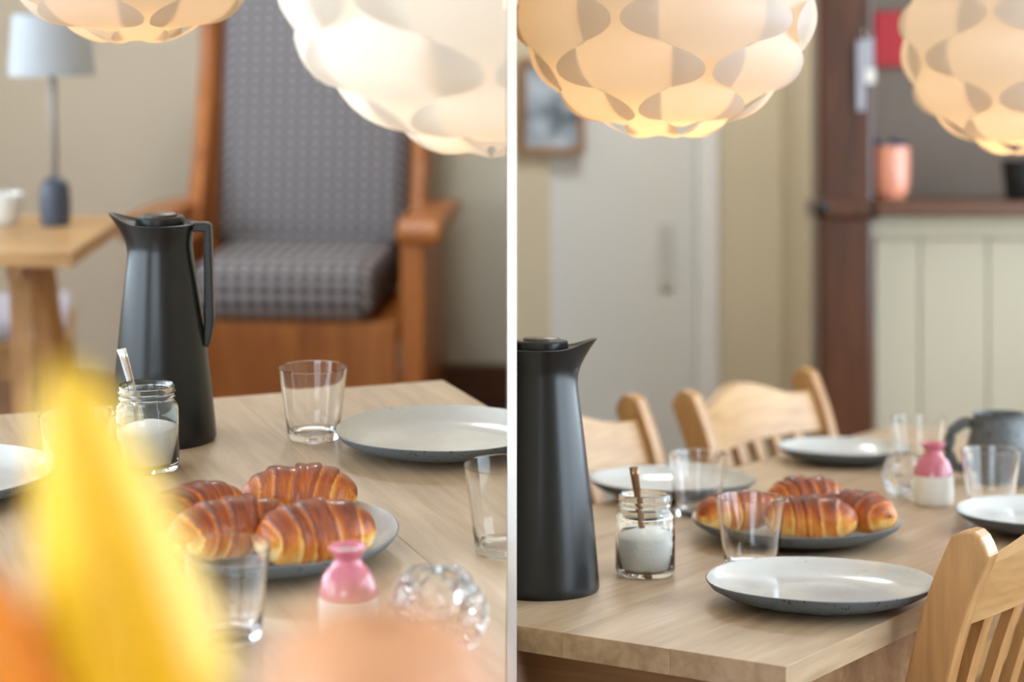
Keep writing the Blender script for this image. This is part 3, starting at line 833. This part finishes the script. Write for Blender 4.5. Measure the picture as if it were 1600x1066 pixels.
# second table with its lamp and things, by the wall on the left
t2c = on_z(196, 338, ZA)
t2 = thing('side_table', 'small light wood trestle table against the beige wall', 'table', (t2c.x - .45, 4.12, FA), R(0))
hh = ZA - FA
for i in range(4):
    obj('board', box(-.45, .45, -.28 + .14 * i + .0004, -.28 + .14 * (i + 1) - .0004, hh - .028, hh, bev=.002), M['pine_x'], t2, smooth=False)
for s in (-1, 1):
    for y in (-.2, .2):
        A_ = Vector((s * .30, y * .35, hh - .03)); B_ = Vector((s * .34, y * 1.25, 0)); d = (A_ - B_)
        Mx = Matrix.Translation(B_) @ d.to_track_quat('Z', 'X').to_matrix().to_4x4()
        obj('leg', box(-.03, .03, -.02, .02, .02, d.length - .012, M=Mx), M['pine'], t2, smooth=False)
    obj('cross_bar', box(s * .32 - .015, s * .32 + .015, -.20, .20, hh - .065, hh - .029), M['pine'], t2, smooth=False)
lb = on_z(87, 352, ZA)
lt = thing('table_lamp', 'table lamp with slate base, thin stem and pale grey shade', 'lamp', lb)
obj('base', lathe(smooth_prof([(0, 0), (.024, 0), (.03, .01), (.031, .05), (.028, .085), (.016, .098), (0, .098)], 4), 32), M['navy'], lt)
obj('stem', tube([(0, 0, .097), (0, 0, .36)], .008, 10), plain('grey_lamp_stem', srgb(150, 144, 138), .4), lt)
obj('shade', lathe([(.090, .315), (.078, .44), (.0765, .44), (.0885, .315), (.090, .315)], 40), M['shade_cloth'], lt, auto=40)
cu = on_z(6, 350, ZA)
o = obj('cup', lathe(smooth_prof([(0, .001), (.022, .001), (.03, .006), (.039, .04), (.041, .062), (.039, .062), (.036, .04), (.027, .01), (0, .008)], 4), 32), M['vase_white'], loc=cu)
tag(o, 'small white cup on the trestle table', 'cup')
ch = chair_proto('dining_chair', 'wooden chair with pale lilac seat cushion at the trestle table', cushion=M['cushion_pale'])
ch.location = (on_y(-30, 500, 4.55).x, 4.62, FA); ch.rotation_euler = (0, 0, R(-80))

# ================================================================ ROOM B (right of the partition)
ROOM = 'B'
ANG = R(56); d_ = Vector((math.cos(ANG), math.sin(ANG), 0)); n_ = Vector((-math.sin(ANG), math.cos(ANG), 0))
cB = on_z(1228, 1042, ZB)
tB = board_table('dining_table', 'pale oak dining table under two scalloped lamps with wooden chairs around it', cB, ANG, -1, 1.66, .63, ZB, FB, 5, [(0, 0), (0, 1), (1, 0), (1, 1)])
stop_at_partition(tB)

def at_rim(px, py, rim, z=ZB):
    p = on_z(px, py, z + rim); p.z = z; return p
th = thermos('tall black vacuum jug with spout pointing at the chairs, flush with the white partition', on_z(846, 921, ZB), R(-4), .99)
stop_at_partition(th)
plate('dinner_plate', 'wide stoneware plate nearest the slatted chair back', at_rim(1281, 904, .026), .246, 'plates', seed=4)
pB = at_rim(1244, 810, .027)
plate('serving_plate', 'stoneware plate of glossy croissants behind a tumbler, by the pink and white vase', pB, .266, 'plates', seed=5)
plate('dinner_plate', 'stoneware plate behind the sugar jar, in front of the two chair backs', at_rim(1050, 746, .026), .240, 'plates', seed=6)
plate('dinner_plate', 'stoneware plate beside the brown post chair, past the crystal candle holder', at_rim(1318, 697, .024), .208, 'plates', seed=7)
plate('dinner_plate', 'stoneware plate in front of the speckled grey mug and tumbler', at_rim(1648, 798, .026), .25, 'plates', seed=8)
tumbler('tumbler standing between the sugar jar and the croissants, against a plate', at_rim(1090, 708, .084), .079)
tumbler('tumbler in front of the croissant plate, behind the wide empty plate', at_rim(1173, 777, .084), .082)
tumbler('tumbler in front of the speckled grey mug', at_rim(1548, 703, .084), .081)
tumbler('tumbler between the pink and white vase and the panelled wall', at_rim(1435, 653, .084), .083)
jb = on_z(1008, 898, ZB)
tip_b = on_y(990, 730, jb.y - .01)
sugar_jar('sugar jar with a bronze spoon beside the flush black jug', jb, 1.0, tip=tip_b - jb, spoon_mat='bronze', spoon_label='bronze coloured teaspoon standing in the sugar jar')
bud_vase('pink and white bud vase in front of the crystal candle holder', on_z(1458, 789, ZB), 1.0)
crystal_holder('knobbly crystal tealight holder behind the pink and white vase', on_z(1418, 775, ZB), .037)
GB = 'croissants on the plate by the pink and white vase'
crs('croissant seen through the front tumbler', 1160, 806, R(24), 21, .116, .0305, 50, GB, ZB)
crs('croissant lying at the back of the glossy pile', 1262, 784, R(5), 22, .106, .0305, 45, GB, ZB)
crs('broad dark croissant at the front of the glossy pile', 1268, 815, R(-12), 23, .112, .0300, 40, GB, ZB)
crs('shiny croissant with a pale tip at the vase end of the pile', 1333, 806, R(-36), 24, .106, .0305, 45, GB, ZB)

# speckled mug and jug
def stone_mug(label, pos, k, rz, name='mug'):
    t = thing(name, label, 'mug' if name == 'mug' else 'jug', pos, rz)
    obj('body', lathe([(r * k, z * k) for r, z in smooth_prof([(0, .001), (.034, .001), (.040, .004), (.050, .030), (.050, .060), (.042, .090), (.040, .104), (.041, .110), (.0385, .110), (.037, .104), (.039, .09), (.046, .06), (.046, .03), (.036, .010), (0, .009)], 4)], 48), M['stone_dark'], t)
    pts = [Vector((-.036, 0, .092)), Vector((-.055, 0, .096)), Vector((-.074, 0, .080)), Vector((-.080, 0, .052)), Vector((-.070, 0, .026)), Vector((-.046, 0, .020))]
    sp = []
    for a, b in zip(pts, pts[1:]):
        for q in range(4): sp.append(a.lerp(b, q / 4) * k)
    sp.append(pts[-1] * k)
    obj('handle', tube(sp, .0085 * k, 12), M['stone_dark'], t)
    return t
stone_mug('dark speckled stoneware mug with its handle toward the pink and white vase', on_z(1562, 756, ZB), .95, R(-8))
stone_mug('larger speckled stoneware jug behind the mug', on_z(1686, 742, ZB), 1.15, R(150), 'milk_jug')

# chairs
def place(o, top_mid, f):
    f = Vector(f).normalized(); loc = Vector((top_mid[0], top_mid[1], 0)) + f * .238
    o.location = (loc.x, loc.y, FB); o.rotation_euler = (0, 0, math.atan2(f.y, f.x) - R(90))
c2 = chair_proto('dining_chair', 'clear pine dining chair with arched crest rail, next to the brown wooden post')
place(c2, (.41, 3.555), -n_)
c1 = copy_tree(c2); c1['label'] = 'clear pine dining chair partly hidden behind the black jug beside the partition'
place(c1, (.069, 3.138), -n_)
stop_at_partition(c1)
c3 = copy_tree(c2); c3['label'] = 'pine dining chair seen from behind with its back slats next to the wide empty plate'
place(c3, (.599, 2.287), n_)

# lamps
make_lamp('pendant_lamp', 'warm glowing scalloped pendant lamp over the sugar jar, next to the brown post', on_y(1040, 2, 2.50), .180, 2.5, 'scalloped pendant lamps', 13.8 + 36)
make_lamp('pendant_lamp', 'warm glowing scalloped pendant lamp in front of the dark recess', on_y(1606, 64, 3.02), .181, 2.5, 'scalloped pendant lamps', 6)

added_fill_light('added round fill light on the ceiling in front of the pale door', (.42, 4.75, 2.5), 70)  # added, unseen: brightens the door and the wall around it
# shelf and the things in the nook
sh = obj('shelf', box(x_post1 + .001, 2.19, YP - .03, YP + .44, zs - .018, zs + .016, bev=.005), M['brown_stain_x'], smooth=False)
tag(sh, 'red-brown stained shelf across the dark recess', 'shelf')
zt = zs + .0162
pp = on_y(1388, 300, YP + .04)
o = obj('pot', lathe(smooth_prof([(0, .0), (.026, 0), (.036, .010), (.043, .035), (.0455, .08), (.044, .122), (.041, .122), (.042, .08), (.038, .03), (0, .012)], 5), 40), M['terracotta'], loc=(pp.x + .006, pp.y, zt))
tag(o, 'salmon glazed pot on the brown shelf beside the post', 'pot')
for i, (dx, dy, ln) in enumerate(((-.030, .006, .135), (.004, -.012, .135), (.020, .010, .13), (.030, -.006, .128))):
    b = tube([(dx * .5, dy, .018), (dx, dy, ln)], .005, 10)
    tube([(dx, dy, ln), (dx * 1.05, dy, ln + .010)], [.009, .008], 12, bm=b)
    o = obj('pen', b, M['blue'], loc=(pp.x + .006, pp.y, zt)); tag(o, 'dark blue pen standing in the salmon pot', 'pen', 'pens in the salmon pot')
bp = on_y(1600, 300, YP + .08)
o = obj('pot', lathe([(0, 0), (.040, 0), (.043, .004), (.052, .086), (.056, .088), (.056, .094), (.051, .094), (.046, .07), (0, .06)], 40), M['black_matt'], loc=(bp.x, bp.y, zt), auto=40)
tag(o, 'black plant pot on the brown shelf', 'pot')
rc = on_y(1404, 60, YP + .435)
o = obj('notebook', box(rc.x - .062, rc.x + .058, YP + .425, YP + .447, rc.z - .072, rc.z + .068, bev=.004), M['red'], smooth=False)
tag(o, 'red notebook hanging in the dark recess', 'notebook')
# bunch of pale tags hanging on the post
tg = on_y(1350, 60, YP - .01)
t = thing('key_bunch', 'bunch of pale tags and keys hanging on the brown post', 'keys', (tg.x, YP - .008, tg.z))
obj('hook', tube([(0, .008, .02), (0, -.01, .018), (0, -.014, .008), (0, -.008, .0)], .0025, 8), M['steel'], t)
for dx, z0, z1, wd, mt in ((-.008, -.17, -.005, .010, 'paper'), (.010, -.075, .0, .012, 'paper'), (.014, -.105, -.072, .011, 'bisque'), (-.001, -.09, -.01, .008, 'shade_cloth')):
    obj('tag', box(dx - wd, dx + wd, -.006 - .003 * abs(dx) * 100, -.003 - .003 * abs(dx) * 100, z0, z1, bev=.001), M[mt], t, smooth=False)
# framed picture on the back wall
a = on_y(812, 240, YD - .02); b = on_y(914, 90, YD - .02)
t = thing('framed_picture', 'wood framed blue-grey picture on the wall by the pale door', 'picture', (a.x, YD, a.z))
wv_, hv_ = b.x - a.x, b.z - a.z
fr = bmesh.new(); f = .018
bbox(fr, 0, wv_, -.03, -.004, 0, f); bbox(fr, 0, wv_, -.03, -.004, hv_ - f, hv_); bbox(fr, 0, f, -.03, -.004, f, hv_ - f); bbox(fr, wv_ - f, wv_, -.03, -.004, f, hv_ - f)
obj('frame', fr, M['frame_wood'], t, smooth=False)
def print_mat():
    m, nt, p = new_mat('blue_grey_print'); n = N(nt, 'ShaderNodeTexNoise', Scale=14, Detail=3); nt.links.new(coords(nt), n.inputs['Vector'])
    nt.links.new(ramp(nt, [(.35, srgb(70, 82, 90)), (.5, srgb(150, 164, 176)), (.65, srgb(196, 206, 216))], n.outputs[0]), p.inputs['Base Color']); p.inputs['Roughness'].default_value = .3
    return m
obj('print', box(f + .0004, wv_ - f - .0004, -.016, -.008, f + .0004, hv_ - f - .0004), print_mat(), t, smooth=False)

# ---------------------------------------------------------------- set room A down on its incline
bpy.context.view_layer.update()
for o in IN_A:
    o.matrix_basis = ROOM_A @ o.matrix_basis
bpy.context.view_layer.update()
